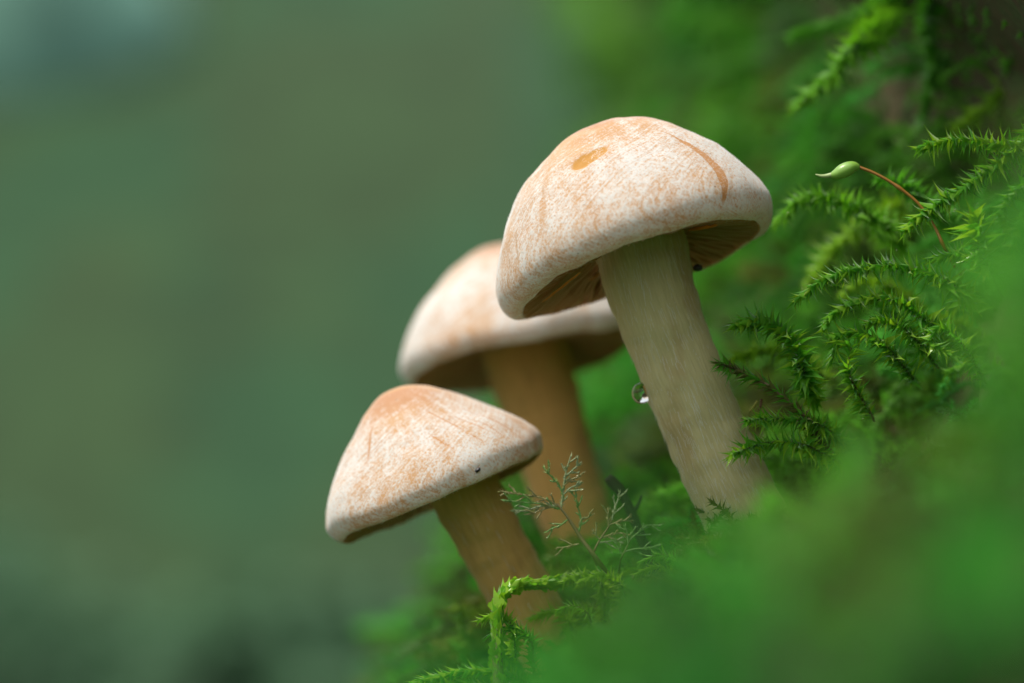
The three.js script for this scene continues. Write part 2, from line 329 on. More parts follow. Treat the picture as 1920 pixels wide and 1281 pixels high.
  const bumpMap = colorTexture(tw, th, (u, v) => height[Math.min(th - 1, Math.floor(v * th)) * tw + Math.min(tw - 1, Math.floor(u * tw))], false);
  map.wrapT = bumpMap.wrapT = THREE.ClampToEdgeWrapping;
  const skin = new THREE.MeshPhysicalMaterial({ map, bumpMap, bumpScale: 0.00008, roughness: 1, transmission: 0.32, thickness: 0, sheen: 0.25, sheenColor: rgb(0.9, 0.92, 0.95), sheenRoughness: 0.6 });
  const cap = meshOf('cap', MM(g), skin, root);
  const X = V(Math.cos(o.tilt), Math.sin(o.tilt), 0), Y = V(-Math.sin(o.tilt) * Math.cos(o.back), Math.cos(o.tilt) * Math.cos(o.back), -Math.sin(o.back)), Z = X.clone().cross(Y);
  cap.quaternion.setFromRotationMatrix(new THREE.Matrix4().makeBasis(X, Y, Z));
  cap.scale.setScalar(o.scale ?? 1);
  cap.position.copy(o.centre).sub(base).multiplyScalar(0.001);
  // --- gills: thin upright sheets from the stem out to the margin
  const gillMat = new THREE.MeshPhysicalMaterial({ color: rgb(0.68, 0.39, 0.15), roughness: 1, transmission: 0.45, thickness: 0, side: THREE.DoubleSide });
  const orange = new THREE.MeshPhysicalMaterial({ color: rgb(0.95, 0.36, 0.03), specularIntensity: 0.1, roughness: 1, transmission: 0.5, thickness: 0, side: THREE.DoubleSide });  // saturated orange stands in for light shining through a gap
  const edge = profile(o.edge), sheets = [], rims = [];
  const gill = (a, from, drop = rr(-0.1, 0.35, r)) => {
    const Q = [], J = [], E = [], n = 9;
    for (let i = 0; i <= n; i++) {
      const t = lerp(from, 1, i / n), lo = edge.getPointAt(t), aw = a + 0.012 * Math.sin(t * 9 + a * 40);
      const hi = inner.getPointAt(clamp((1 - t) * 0.86));
      const w = 0.09 / Math.max(2, lo.x), top = Math.max(hi.y, lo.y + 0.1) + 0.3;
      for (const [y, da] of [[top, -w * 0.4], [lo.y - drop * Math.sin(Math.PI * i / n), -w], [lo.y - drop * Math.sin(Math.PI * i / n), w], [top, w * 0.4]]) { const q = warp(V(lo.x, y, 0), aw + da); Q.push(q.x, q.y, q.z); }
      if (i < n) for (const e of [0, 2]) { const k = i * 4 + e; J.push(k, k + 1, k + 4, k + 1, k + 5, k + 4); }
      if (i < n) { const k = i * 4 + 1; E.push(k, k + 1, k + 4, k + 1, k + 5, k + 4); }
    }
    rims.push(geo(Q, E));
    return geo(Q, J);
  };
  for (let i = 0; i < o.gills; i++) sheets.push(gill((i + rr(-0.25, 0.25, r)) / o.gills * Math.PI * 2, i % 3 === 0 ? 0 : i % 3 === 1 ? rr(0.25, 0.4, r) : rr(0.5, 0.65, r)));
  tag(meshOf('gills', MM(mergeGeometries(sheets)), gillMat, cap), undefined, null, null, 'stuff'); delete cap.children.at(-1).userData.label;
  const edgeMat = new THREE.MeshPhysicalMaterial({ color: rgb(0.86, 0.60, 0.30), roughness: 1, transmission: 0.3, thickness: 0, side: THREE.DoubleSide });
  tag(meshOf('gill_edges', MM(mergeGeometries(rims)), edgeMat, cap), undefined, null, null, 'stuff'); delete cap.children.at(-1).userData.label;
  const under = (x, y) => {                      // the place on the gill edges that is seen at this spot of the photograph
    let best, far = 1e9;
    for (let i = 0; i < 240; i++) for (let t = 0; t <= 1; t += 0.02) {
      const p = warp(edge.getPointAt(t), i / 240 * Math.PI * 2), w = p.clone().multiplyScalar(o.scale ?? 1).applyQuaternion(cap.quaternion).add(o.centre), k = D / (D - w.z) * 15, d = Math.hypot(960 + w.x * k - x, 640.5 - w.y * k - y);
      if (d < far) { far = d; best = p; }
    }
    return best;
  };
  for (const [x0, y0, x1, y1, wide] of o.glowSlits ?? []) {  // orange slits, light through the thin flesh put into their colour
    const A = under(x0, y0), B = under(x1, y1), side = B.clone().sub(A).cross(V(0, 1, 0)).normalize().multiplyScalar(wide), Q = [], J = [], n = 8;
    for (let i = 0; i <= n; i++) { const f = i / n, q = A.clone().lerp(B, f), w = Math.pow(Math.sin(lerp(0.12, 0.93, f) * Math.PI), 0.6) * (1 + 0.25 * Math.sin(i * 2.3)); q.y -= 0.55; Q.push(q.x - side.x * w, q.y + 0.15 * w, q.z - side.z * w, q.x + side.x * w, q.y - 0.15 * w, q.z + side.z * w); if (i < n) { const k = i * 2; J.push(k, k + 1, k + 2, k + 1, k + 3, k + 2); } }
    tag(meshOf('glow_slit', MM(geo(Q, J)), orange, cap), 'orange slit under the cap with light through thin flesh painted in its colour');
  }
  // --- silky hairs lying on the skin and standing off the margin
  const hp = [], hi = [];
  for (let i = 0; i < (o.hairs ?? 0); i++) {
    const u = r(), v = share * lerp(0.25, 1.0, Math.sqrt(r())), p = at(u, v), p2 = at(u + 0.002, v), p3 = at(u, Math.min(share, v + 0.006));
    const n = p2.clone().sub(p).cross(p3.clone().sub(p)).normalize(); if (n.dot(V(p.x, 2, p.z)) < 0) n.negate();
    const t1 = p3.sub(p).normalize(), t2 = n.clone().cross(t1), a = rr(-1.5, 1.5, r), dir = t1.multiplyScalar(Math.cos(a)).addScaledVector(t2, Math.sin(a)), side = n.clone().cross(dir).multiplyScalar(0.014), L = rr(0.25, 0.8, r), k = hp.length / 3;
    for (const [f, l] of [[0, 0], [0.5, rr(0.04, 0.09, r)], [1, rr(0, 0.12, r)]]) { const q = p.clone().addScaledVector(dir, L * f).addScaledVector(n, l + 0.012).addScaledVector(side, Math.sin(f * 9 + i) * 3); hp.push(q.x - side.x, q.y - side.y, q.z - side.z, q.x + side.x, q.y + side.y, q.z + side.z); }
    hi.push(k, k + 1, k + 2, k + 1, k + 3, k + 2, k + 2, k + 3, k + 4, k + 3, k + 5, k + 4);
  }
  const hairMat = new THREE.MeshPhysicalMaterial({ color: rgb(0.85, 0.82, 0.76), roughness: 1, transmission: 0.3, thickness: 0, side: THREE.DoubleSide });
  if (hp.length) { tag(meshOf('hairs', MM(geo(hp, hi)), hairMat, cap), undefined, null, null, 'stuff'); delete cap.children.at(-1).userData.label; }
  // --- stem
  const sp = o.stem.map((p) => p.clone().sub(base)), len = curveOf(sp).getLength();
  const sg = tube(sp, (t) => o.stemRadius(t) * (1 + 0.05 * (fbm(t * 5, o.seed, 3, 2) - 0.5)), 70, 72, 0.09), smap = colorTexture(1024, 1024, (u, v) => {
    const a = u * Math.PI * 2, cx = Math.cos(a), cz = Math.sin(a), y = v * len;
    const fine = fbm(cx * 26, y * 0.55, cz * 26 + o.seed, 4), fib = fbm(cx * 9 + 3, y * 0.22, cz * 9 + o.seed, 3), blot = fbm(cx * 1.6 + o.seed, y * 0.13, cz * 1.6, 4), grain = vnoise(cx * 40, y * 3.5, cz * 40);
    const k = 0.86 + 0.24 * fine + 0.16 * (fib - 0.5), white = smooth(0.55, 0.75, 0.6 * fine + 0.25 * grain + 0.2 * fib) * (o.silk ?? 0.3), rust = smooth(0.55, 0.72, blot) * 0.4;
    let c = [lerp(o.stemColor[0], 0.46, rust), lerp(o.stemColor[1], 0.25, rust), lerp(o.stemColor[2], 0.08, rust)].map((x) => x * k);
    return [lerp(c[0], 0.66, white), lerp(c[1], 0.6, white), lerp(c[2], 0.42, white)];
  });
  const sbump = colorTexture(512, 512, (u, v) => { const a = u * Math.PI * 2; return 0.7 * fbm(Math.cos(a) * 22, v * len * 0.5, Math.sin(a) * 22 + o.seed, 4) + 0.3 * fbm(Math.cos(a) * 7, v * len * 0.25, Math.sin(a) * 7, 2); }, false);
  { const q = sg.attributes.uv; for (let i = 0; i < q.count; i++) q.setY(i, q.getY(i) / len); }
  const stem = meshOf('stem', MM(sg), new THREE.MeshPhysicalMaterial({ map: smap, bumpMap: sbump, bumpScale: 0.0002, roughness: 1, transmission: 0.18, thickness: 0 }), root);
  // fibrils on the stem
  const c = curveOf(sp), fp = [], fi = [];
  for (let i = 0; i < (o.fibrils ?? 0); i++) {
    const t = Math.pow(r(), 0.7), p = c.getPointAt(t), T = c.getTangentAt(t), e = V(0, 0, 1).cross(T).normalize(), e2 = T.clone().cross(e), a = r() * 6.283, n = e.multiplyScalar(Math.cos(a)).addScaledVector(e2, Math.sin(a)), side = n.clone().cross(T).multiplyScalar(0.016), rad = o.stemRadius(t) * 1.012, L = rr(0.5, 2.2, r), slant = rr(-0.4, 0.4, r), k = fp.length / 3;
    for (const f of [0, 0.5, 1]) { const q = p.clone().addScaledVector(n, rad + f * f * rr(-0.05, 0.28, r)).addScaledVector(T, L * f).addScaledVector(side, slant * f * 30); fp.push(q.x - side.x, q.y - side.y, q.z - side.z, q.x + side.x, q.y + side.y, q.z + side.z); }
    fi.push(k, k + 1, k + 2, k + 1, k + 3, k + 2, k + 2, k + 3, k + 4, k + 3, k + 5, k + 4);
  }
  if (fp.length) { tag(meshOf('fibrils', MM(geo(fp, fi)), hairMat, stem), undefined, null, null, 'stuff'); delete stem.children.at(-1).userData.label; }
  return { root, cap, at, share, base };
}
const wrapU = (u, c) => { let d = u - c; return d - Math.round(d); };
// u = 0.5 faces the lens, u grows to the left of the cap seen from the lens: u = 0.5 - azimuth/2pi
const tall = makeMushroom({
  seed: 3, label: 'tallest pale mushroom with amber wound on its cap and a water drop on its stem',
  centre: pix(1182, 448, -4), tilt: 19.5 * Math.PI / 180, back: 10.5 * Math.PI / 180, radius: 18.3, wobble: 0.026, wave: 0.45, lean: 1,
  outer: [[0, 15.0], [3, 14.8], [6.4, 13.6], [9.7, 11.6], [12.7, 8.9], [15.3, 5.6], [17.3, 2.2], [18.3, -0.6], [18.2, -2.2], [17.3, -3.6], [15.9, -4.0]],
  inner: [[15.9, -4.0], [14.9, -3.0], [13.2, -1.0], [11, 0.6], [8, 2.2], [5, 3.2], [2, 3.6], [0, 3.7]],
  edge: [[4.9, -0.6], [7, -1.3], [10, -2.1], [12.5, -3.1], [15.7, -4.05]], gills: 96,
  glowSlits: [[1018, 558, 1085, 503, 0.75], [1104, 518, 1124, 504, 0.8], [1296, 406, 1340, 392, 0.6], [1290, 415, 1326, 409, 0.45]],
  tan: 0.45, crown: 1.1, tex: [2048, 1024], hairs: 5200,
  pits: (u, s) => 0.35 * (1 - smooth(0.75, 1.05, ell(wrapU(u, 0.474) + (s - 0.49) * 0.2, s - 0.49, 0.031, 0.05))),
  marks: (u, s, a, mid, pore) => {
    const w = ell(wrapU(u, 0.474) + (s - 0.49) * 0.2, s - 0.49, 0.031, 0.05), k = 1 - smooth(0.86, 1.0, w + 0.3 * (mid - 0.5) + 0.14 * (pore - 0.5));
    if (k > 0) return [0.62, 0.30, 0.05, k * (pore > 0.62 && wrapU(u, 0.474) > 0.005 ? 0.3 : 0.95)];
    const cx = 0.605 + 0.02 * Math.sin((s - 0.45) * 6), d = Math.abs(wrapU(u, cx)), band = 0.008 * smooth(0.42, 0.72, s) * (1 - smooth(0.8, 0.93, s) * 0.7), e = (1 - smooth(band * 0.75, band, d + 0.003 * (mid - 0.5))) * smooth(0.4, 0.46, s) * (1 - smooth(0.9, 0.93, s));
    if (e > 0) return [0.58, 0.24, 0.04, e * (pore > 0.7 ? 0.4 : 0.9)];
    for (const [c, s0, s1, b] of [[0.34, 0.64, 0.86, 0.0028], [0.39, 0.5, 0.64, 0.0025], [0.325, 0.72, 0.88, 0.002], [0.5, 0.74, 0.8, 0.003]]) { const q = (1 - smooth(0.4, 1, Math.abs(wrapU(u, c) - (s - s0) * 0.06 + 0.01 * (mid - 0.5)) / b)) * smooth(s0, s0 + 0.08, s) * (1 - smooth(s1 - 0.08, s1, s)); if (q > 0) return [0.5, 0.27, 0.1, q * 0.55]; }
    return null;
  },
  stem: [pix(1172, 360, -6), pix(1198, 450, -5), pix(1226, 560, -4), pix(1262, 660, -4), pix(1302, 760, -4), pix(1345, 860, -4), pix(1392, 960, -4), pix(1440, 1060, -4), pix(1490, 1160, -4)],
  stemRadius: (t) => lerp(5.9, 5.15, smooth(0.1, 0.4, t)) + 0.5 * smooth(0.7, 1, t), stemColor: [0.70, 0.58, 0.29], fibrils: 2600,
});
const short = makeMushroom({
  seed: 11, label: 'shortest mushroom with orange-streaked conical cap and a black speck near its rim',
  centre: pix(810, 897, -14), tilt: 23.7 * Math.PI / 180, back: 4 * Math.PI / 180, radius: 15.2, wobble: 0.018, wave: 0.25, lean: -1,
  outer: [[0, 12.6], [1.8, 12.4], [4.2, 11.3], [6.6, 9.5], [9.4, 7.0], [12.2, 4.0], [14.3, 1.3], [15.2, -0.7], [15.0, -1.9], [14.6, -2.7], [14.0, -3.1]],
  inner: [[14.0, -3.1], [13.0, -2.4], [11.2, -0.9], [9.5, 0.5], [7, 2.0], [4.5, 3.0], [2, 3.4], [0, 3.5]],
  edge: [[4.2, -0.6], [6, -1.2], [8.5, -2.0], [10.5, -2.6], [13.8, -3.25]], gills: 84,
  tan: 0.5, crown: 1.0, tex: [2048, 1024], hairs: 4200,
  marks: (u, s, a, mid, pore) => {
    for (const [c, s0, s1, b, sl] of [[0.56, 0.35, 0.72, 0.0022, -0.08], [0.6, 0.5, 0.8, 0.0018, -0.06], [0.53, 0.55, 0.8, 0.0016, -0.1], [0.64, 0.42, 0.85, 0.0022, -0.04], [0.62, 0.6, 0.85, 0.0018, -0.05], [0.415, 0.3, 0.62, 0.0045, 0.03], [0.58, 0.62, 0.84, 0.0014, -0.08]]) { const q = (1 - smooth(0.4, 1, Math.abs(wrapU(u, c) + (s - s0) * sl + 0.006 * (mid - 0.5)) / b)) * smooth(s0, s0 + 0.1, s) * (1 - smooth(s1 - 0.1, s1, s)); if (q > 0) return [0.6, 0.25, 0.06, q * 0.8]; }
    return null;
  },
  stem: [pix(830, 830, -14), pix(855, 890, -14), pix(893, 960, -15), pix(930, 1030, -16), pix(975, 1110, -17), pix(1020, 1190, -18), pix(1075, 1290, -19)],
  stemRadius: (t) => lerp(4.7, 4.3, smooth(0.1, 0.5, t)) + 0.5 * smooth(0.7, 1, t), stemColor: [0.72, 0.42, 0.12], fibrils: 250, silk: 0.12,
});
const back = makeMushroom({
  seed: 6, label: 'blurred broad mushroom with orange stem, its cap partly hidden by the other two',
  centre: pix(972, 640, -61), tilt: 12 * Math.PI / 180, back: 12 * Math.PI / 180, radius: 17.0, wobble: 0.02, wave: 0.4, lean: -1,
  outer: [[0, 13.6], [2.6, 13.4], [5.6, 12.2], [8.8, 9.9], [11.8, 7.2], [14.4, 4.2], [16.2, 1.2], [16.9, -0.6], [16.7, -1.8], [16.2, -2.6], [15.6, -3.0]],
  inner: [[15.6, -3.0], [14.6, -2.4], [12.6, -0.9], [10.5, 0.6], [8, 2.0], [5, 3.0], [2, 3.4], [0, 3.5]],
  edge: [[4.6, -0.5], [7, -1.2], [10, -2.0], [12, -2.6], [15.4, -3.15]], gills: 84,
  tan: 0.44, crown: 1.1, scale: 1.03, tex: [1024, 512], hairs: 0,
  stem: [pix(965, 590, -62), pix(982, 650, -62), pix(1008, 740, -62), pix(1034, 830, -61), pix(1062, 920, -60), pix(1095, 1010, -59), pix(1135, 1110, -58), pix(1180, 1210, -57)],
  stemRadius: (t) => lerp(6.1, 5.1, smooth(0.1, 0.6, t)), stemColor: [0.76, 0.42, 0.12], fibrils: 0, silk: 0.05,
});

// ---------------------------------------------------------------- sharp moss shoots beside the mushrooms
const px3 = (list, z = 0) => list.map(([x, y, dz = 0]) => pix(x, y, z + dz));
const beside = 'sharp moss shoots on the bank beside the tall mushroom';
const shoots = [
  ['moss shoot above the others with long hair-tipped leaves, pointing over the capsule', [[1990, 330, -8], [1915, 283], [1850, 266], [1785, 262], [1724, 277]], { leaf: 2.5, open: 1.0 }],
  ['longest thick moss shoot slanting down across the stalk of the spore capsule', [[1985, 215, -6], [1925, 262], [1850, 325], [1780, 368], [1725, 408], [1697, 430]], { leaf: 2.5, density: 7.5, open: 0.95 }],
  ['thick wet moss shoot below the spore capsule stalk, arching out over another', [[1840, 590, -8], [1775, 525], [1700, 500], [1600, 506], [1540, 528], [1493, 562]], { leaf: 2.4, density: 7, open: 0.95 }],
  ['slender arched moss shoot with comb-like hanging leaves', [[1800, 660, -6], [1740, 598], [1680, 560], [1612, 562], [1562, 588], [1546, 610]], { leaf: 2.1, density: 6, droop: 0.4 }],
  ['small moss shoot tucked under the comb-like arched shoot', [[1760, 690, -4], [1700, 620], [1655, 598], [1615, 612]], { leaf: 1.9, density: 7 }],
  ['short moss shoot with a bright pointed tip leaf above the drooping tuft', [[1720, 720, -4], [1650, 640], [1600, 622], [1562, 630]], { leaf: 2.2, open: 0.7 }],
  ['dark curved moss shoot rearing up beside the tall mushroom stem', [[1530, 760, -6], [1505, 690], [1488, 645], [1440, 602], [1378, 608]], { leaf: 2.6, density: 8, open: 0.8, wide: 1.15 }],
  ['slim brownish moss shoot whose tip touches the tall mushroom stem', [[1560, 850, -4], [1490, 762], [1430, 716], [1385, 695], [1346, 680, 4]], { leaf: 2.2, density: 4.5, open: 0.6, leaves: slimLeaves, mats: [M.oldMoss, M.moss[1]], stemMat: M.brownStem, stem: 0.3 }],
  ['star-leaved moss shoot at the foot of the tall mushroom', [[1600, 880, -6], [1500, 832], [1440, 830], [1374, 852, 5]], { leaf: 2.3, density: 6, open: 1.1, leaves: slimLeaves }],
  ['fuzzy moss shoot just above the star-leaved one', [[1610, 850, -10], [1520, 790], [1460, 785], [1402, 788, 4]], { leaf: 2.0, density: 7, open: 1.0, leaves: slimLeaves }],
  ['drooping moss tuft on a dark stalk', [[1640, 790, -4], [1590, 690], [1595, 650], [1575, 640], [1558, 672]], { leaf: 2.3, density: 6, open: 0.6, leaves: slimLeaves, stemMat: M.brownStem, droop: 0.5 }],
  ['moss shoot that ends in a star of three large pale leaves', [[1880, 560, 2], [1850, 490, 5], [1832, 430, 6], [1830, 408, 6]], { leaf: 3.3, density: 4, open: 0.8, bare: 0.3 }],
  ['moss shoot reaching out from under the stalk of the spore capsule', [[1940, 560, -2], [1860, 500], [1800, 475], [1745, 484]], { leaf: 2.2, density: 7 }],
  ['hanging moss shoot behind the longest thick shoot', [[1960, 330, -8], [1900, 365, -4], [1880, 400, -4], [1895, 445, -4]], { leaf: 1.9, density: 7, droop: 0.4 }],
  ['curled moss shoot bending back on itself among the blurred leaves', [[1850, 720, 2], [1800, 640, 4], [1765, 612, 4], [1745, 640, 4], [1790, 668, 4]], { leaf: 1.9, density: 5 }],
  ['moss shoot hanging at the outer rim of the bank below the thick one', [[1990, 420, -4], [1925, 405], [1905, 440], [1896, 480]], { leaf: 2.0, density: 7, droop: 0.4 }],
];
for (const [label, list, o] of shoots) mossShoot('moss_shoot', px3(list, 3), label, beside, o);
const softer = [
  ['soft moss shoot reaching towards the rim of the tall cap', [[1700, 470, -10], [1620, 395], [1560, 372], [1510, 370], [1464, 408]], -15, { leaf: 2.7, density: 6, open: 0.9 }],
  ['soft moss tuft behind the stalk of the spore capsule', [[1800, 440, -6], [1730, 372], [1690, 345], [1655, 335]], -13, { leaf: 2.4, density: 7, open: 1.1 }],
  ['soft moss shoot under the dark curved one beside the stem', [[1560, 720, -4], [1500, 672], [1440, 655], [1376, 672]], -16, { leaf: 2.3, density: 6 }],
  ['soft pale moss shoot hanging below the one that nears the tall cap', [[1700, 380, -10], [1620, 420], [1560, 470], [1515, 530]], -36, { leaf: 2.8, density: 5 }],
  ['bright soft moss shoot hanging high above the spore capsule', [[1680, 20, -20], [1600, 90], [1550, 150], [1497, 195]], -34, { leaf: 3.2, density: 5 }],
  ['soft moss shoot above the bright hanging one', [[1720, -60, -20], [1640, 20], [1590, 40], [1500, 60]], -60, { leaf: 3.6, density: 5 }],
  ['dim hanging moss shoot in the dark hollow', [[1780, -80, -20], [1740, 40], [1745, 130], [1730, 220]], -50, { leaf: 3, density: 5 }],
  ['dim moss shoot behind the topmost sharp one', [[1980, 100, -20], [1900, 140], [1850, 200], [1800, 230]], -45, { leaf: 3, density: 5 }],
];
for (const [label, list, z, o] of softer) mossShoot('moss_shoot', px3(list, z), label, 'soft moss shoots behind the sharp ones', { ...o, single: false });
{ // filler shoots that only their place tells apart
  const r = rng(909);
  for (let i = 0; i < 9; i++) {
    const x = rr(1640, 1930, r), y = rr(470, 860, r) + (1900 - x) * 0.12, z = rr(-32, -6, r), L = rr(60, 120, r), a = rr(-0.5, 0.9, r);
    mossShoot('moss_shoot', px3([[x + 60, y + 50, -6], [x, y], [x - L * 0.6, y - 22 + L * 0.3 * a], [x - L, y - 10 + L * 0.7 * a]], z), 'short green moss shoot crowded among the larger shoots on the bank', 'crowded moss shoots on the bank', { single: false, leaf: rr(1.7, 2.3, r), density: 6, open: rr(0.7, 1.1, r) });
  }
  for (let i = 0; i < 22; i++) {
    const t = i / 21, x = lerp(960, 1480, t) + rr(-20, 20, r), y = lerp(1170, 960, t) + rr(-10, 50, r), z = rr(-24, 6, r), L = rr(40, 90, r);
    mossShoot('moss_shoot', px3([[x + 10, y + 70, -4], [x, y], [x - L * 0.4, y - L * 0.25], [x - L * 0.9, y - L * 0.1]], z), 'low green moss shoot in the turf at the feet of the mushrooms', 'low moss shoots at the mushroom feet', { single: false, leaf: rr(1.4, 2, r), density: 6, leaves: r() < 0.5 ? slimLeaves : mossLeaves, open: rr(0.6, 1.0, r) });
  }
}
// upright shoot with sheathing leaves, bent over at the top, and the flat ones at its foot
mossShoot('moss_shoot', px3([[940, 1330, 6], [934, 1260, 6], [932, 1190, 6], [936, 1130, 5], [965, 1100, 3], [1030, 1094, 0], [1085, 1082, -3]], 0), 'upright moss shoot wrapped in broad sheathing leaves, bent over at its top', 'moss shoots below the shortest mushroom', { leaf: 2.2, grow: 1, more: 1, density: 4.6, open: 0.14, wide: 1.3, leaves: sheathLeaves, stem: 0.85, droop: 0, jitter: 0.1, mats: [M.moss[2], M.moss[0]] });
for (const [l, label] of [[[[1010, 1300, -4], [950, 1262], [880, 1258], [820, 1268], [750, 1290]], 'flat wet moss shoot lying at the foot of the upright sheathed shoot'], [[[980, 1330, -4], [920, 1290], [850, 1282], [780, 1296]], 'flat moss shoot lying under the other flat wet shoot']]) mossShoot('moss_shoot', px3(l, 4), label, 'moss shoots below the shortest mushroom', { leaf: 1.9, density: 8, open: 0.45 });

// ---------------------------------------------------------------- spore capsule
{
  const seta = px3([[1790, 500, -4], [1770, 462], [1752, 425], [1725, 385], [1680, 348], [1640, 325], [1610, 313]], 3), base = seta[0];
  const o = thing('spore_capsule', base, 'green beaked spore capsule on a thin orange-brown stalk', 'moss capsule');
  meshOf('stalk', MM(tube(seta.map((p) => p.clone().sub(base)), (t) => 0.2 + 0.07 * Math.exp(-(((t - 0.72) / 0.03) ** 2)) + 0.05 * Math.exp(-(((t - 0.28) / 0.03) ** 2)), 60, 10)), new THREE.MeshPhysicalMaterial({ color: rgb(0.36, 0.16, 0.03), roughness: 0.4, clearcoat: 0.6, clearcoatRoughness: 0.2 }), o);
  const line = px3([[1612, 314], [1600, 313], [1585, 319], [1570, 326], [1558, 329]], 3).map((p) => p.sub(base));
  const green = new THREE.MeshPhysicalMaterial({ color: rgb(0.22, 0.42, 0.06), roughness: 0.4, clearcoat: 0.5, clearcoatRoughness: 0.25 });
  meshOf('capsule', MM(tube(line, (t) => 0.2 + 0.72 * Math.pow(Math.sin(clamp(t * 0.96 + 0.02) * Math.PI), 0.75), 30, 20)), green, o);
  meshOf('beak', MM(tube(px3([[1560, 328], [1550, 330], [1540, 330], [1529, 327]], 3).map((p) => p.sub(base)), (t) => 0.3 * Math.pow(1 - t, 0.6) + 0.04, 18, 10)), new THREE.MeshPhysicalMaterial({ color: rgb(0.36, 0.46, 0.18), roughness: 0.35, clearcoat: 0.5 }), o);
}
// ---------------------------------------------------------------- feathery sprigs, twig
function featherSprig(label, stemList, z, branches, stemR, stemMat) {
  const pts = px3(stemList, z), base = pts[0], loc = pts.map((p) => p.clone().sub(base)), o = thing('feather_moss', base, label, 'moss sprig', 'feathery moss sprigs between the stems'), r = rng(stemList[0][0]);
  meshOf('stem', MM(tube(loc, (t) => lerp(stemR, stemR * 0.35, t), 30, 8, 0.3)), stemMat, o);
  for (const [list, mat] of branches) {
    const b = px3(list.map((q) => [q[0], q[1], q[2] ?? 0]), z).map((p) => p.sub(base)), c = curveOf(b), L = c.getLength(), parts = [];
    const noUv = (g) => { g.deleteAttribute('uv'); return g; };
    parts.push(noUv(tube(b, (t) => 0.12 * (1 - 0.4 * t), 16, 5, 0.4)));
    for (let i = 0; i < L * 6; i++) {              // tiny scale leaves
      const t = r(), p = c.getPointAt(t), T = c.getTangentAt(t), n = V(rr(-1, 1, r), rr(-1, 1, r), rr(-1, 1, r)).normalize();
      parts.push(noUv(slimLeaves[i % 3].clone().applyMatrix4(leafMatrix(p, T.clone().multiplyScalar(0.8).addScaledVector(n, 0.6), n, rr(0.4, 0.8, r), 1.9))));
    }
    const side = Math.round(L * 0.75);
    for (let i = 0; i < side; i++) {               // side twiglets
      const t = (i + 0.7) / (side + 0.4), p = c.getPointAt(t), T = c.getTangentAt(t), perp = V(-T.y, T.x, rr(-0.4, 0.4, r)).multiplyScalar(i % 2 ? 1 : -1), l = rr(0.7, 2.1, r) * (1 - 0.4 * t);
      const q = p.clone().addScaledVector(T, l * 0.8).addScaledVector(perp, l * 0.65), mid = p.clone().lerp(q, 0.5).addScaledVector(T, -l * 0.06);
      parts.push(noUv(tube([p, mid, q], (s) => 0.075 * (1 - 0.3 * s) + 0.02, 6, 4)));
      for (let k = 0; k < l * 5; k++) { const s = r(), w = p.clone().lerp(q, s), n = V(rr(-1, 1, r), rr(-1, 1, r), rr(-1, 1, r)).normalize(); parts.push(noUv(slimLeaves[k % 3].clone().applyMatrix4(leafMatrix(w, q.clone().sub(p).normalize().addScaledVector(n, 0.7), n, rr(0.35, 0.65, r), 1.9)))); }
    }
    meshOf('branch', MM(mergeGeometries(parts)), M.featherMoss[mat], o);
  }
}
featherSprig('largest feathery moss sprig with fan of grey-green branches on a brown stem', [[1150, 1090, -4], [1120, 1050], [1090, 1010], [1068, 975], [1045, 945]], 1, [
  [[[1052, 955], [1056, 920], [1060, 890], [1070, 855]], 0], [[[1058, 935], [1048, 910], [1030, 890], [1020, 878]], 1], [[[1050, 952], [1020, 935], [980, 928], [938, 921]], 2],
  [[[1050, 955], [1015, 945], [980, 942], [945, 938]], 1], [[[1045, 948], [1010, 950], [985, 958], [962, 957]], 0], [[[1045, 948], [1020, 955], [1000, 962], [988, 965]], 2], [[[1054, 930], [1070, 915], [1082, 910], [1092, 904]], 0],
  [[[1056, 912], [1070, 900], [1082, 895], [1094, 886]], 2], [[[1058, 895], [1070, 885], [1080, 876], [1091, 866]], 0], [[[1085, 998], [1090, 975], [1082, 945], [1079, 920]], 1], [[[1086, 985], [1092, 972], [1104, 970], [1106, 961]], 2],
  [[[1064, 975], [1050, 986], [1038, 990], [1024, 998]], 1], [[[1086, 1020], [1070, 1024], [1055, 1027], [1044, 1027]], 2]], 0.42, M.brownStem);
featherSprig('small golden feathery moss sprig beside the dark twig', [[1118, 1060, -4], [1114, 1035], [1125, 1012], [1140, 990], [1152, 965]], 1, [
  [[[1148, 975], [1152, 955], [1158, 940], [1162, 922]], 0], [[[1142, 988], [1140, 970], [1142, 955]], 2], [[[1140, 985], [1155, 980], [1165, 977], [1185, 977]], 2], [[[1128, 1008], [1150, 1002], [1165, 1000], [1178, 1003]], 2], [[[1122, 1018], [1140, 1016], [1155, 1014], [1170, 1018]], 0], [[[1124, 1012], [1116, 1002], [1112, 995]], 2]], 0.2, M.brownStem);
featherSprig('small green feathery moss sprig in front of the dark twig', [[1160, 1075, -4], [1166, 1045], [1176, 1025], [1186, 1005]], 2, [
  [[[1182, 1012], [1198, 998], [1215, 986], [1235, 985]], 1], [[[1178, 1020], [1176, 1000], [1170, 985]], 1], [[[1172, 1035], [1190, 1030], [1215, 1028], [1240, 1022]], 1], [[[1168, 1042], [1158, 1025], [1154, 1010]], 1]], 0.16, M.mossStem);
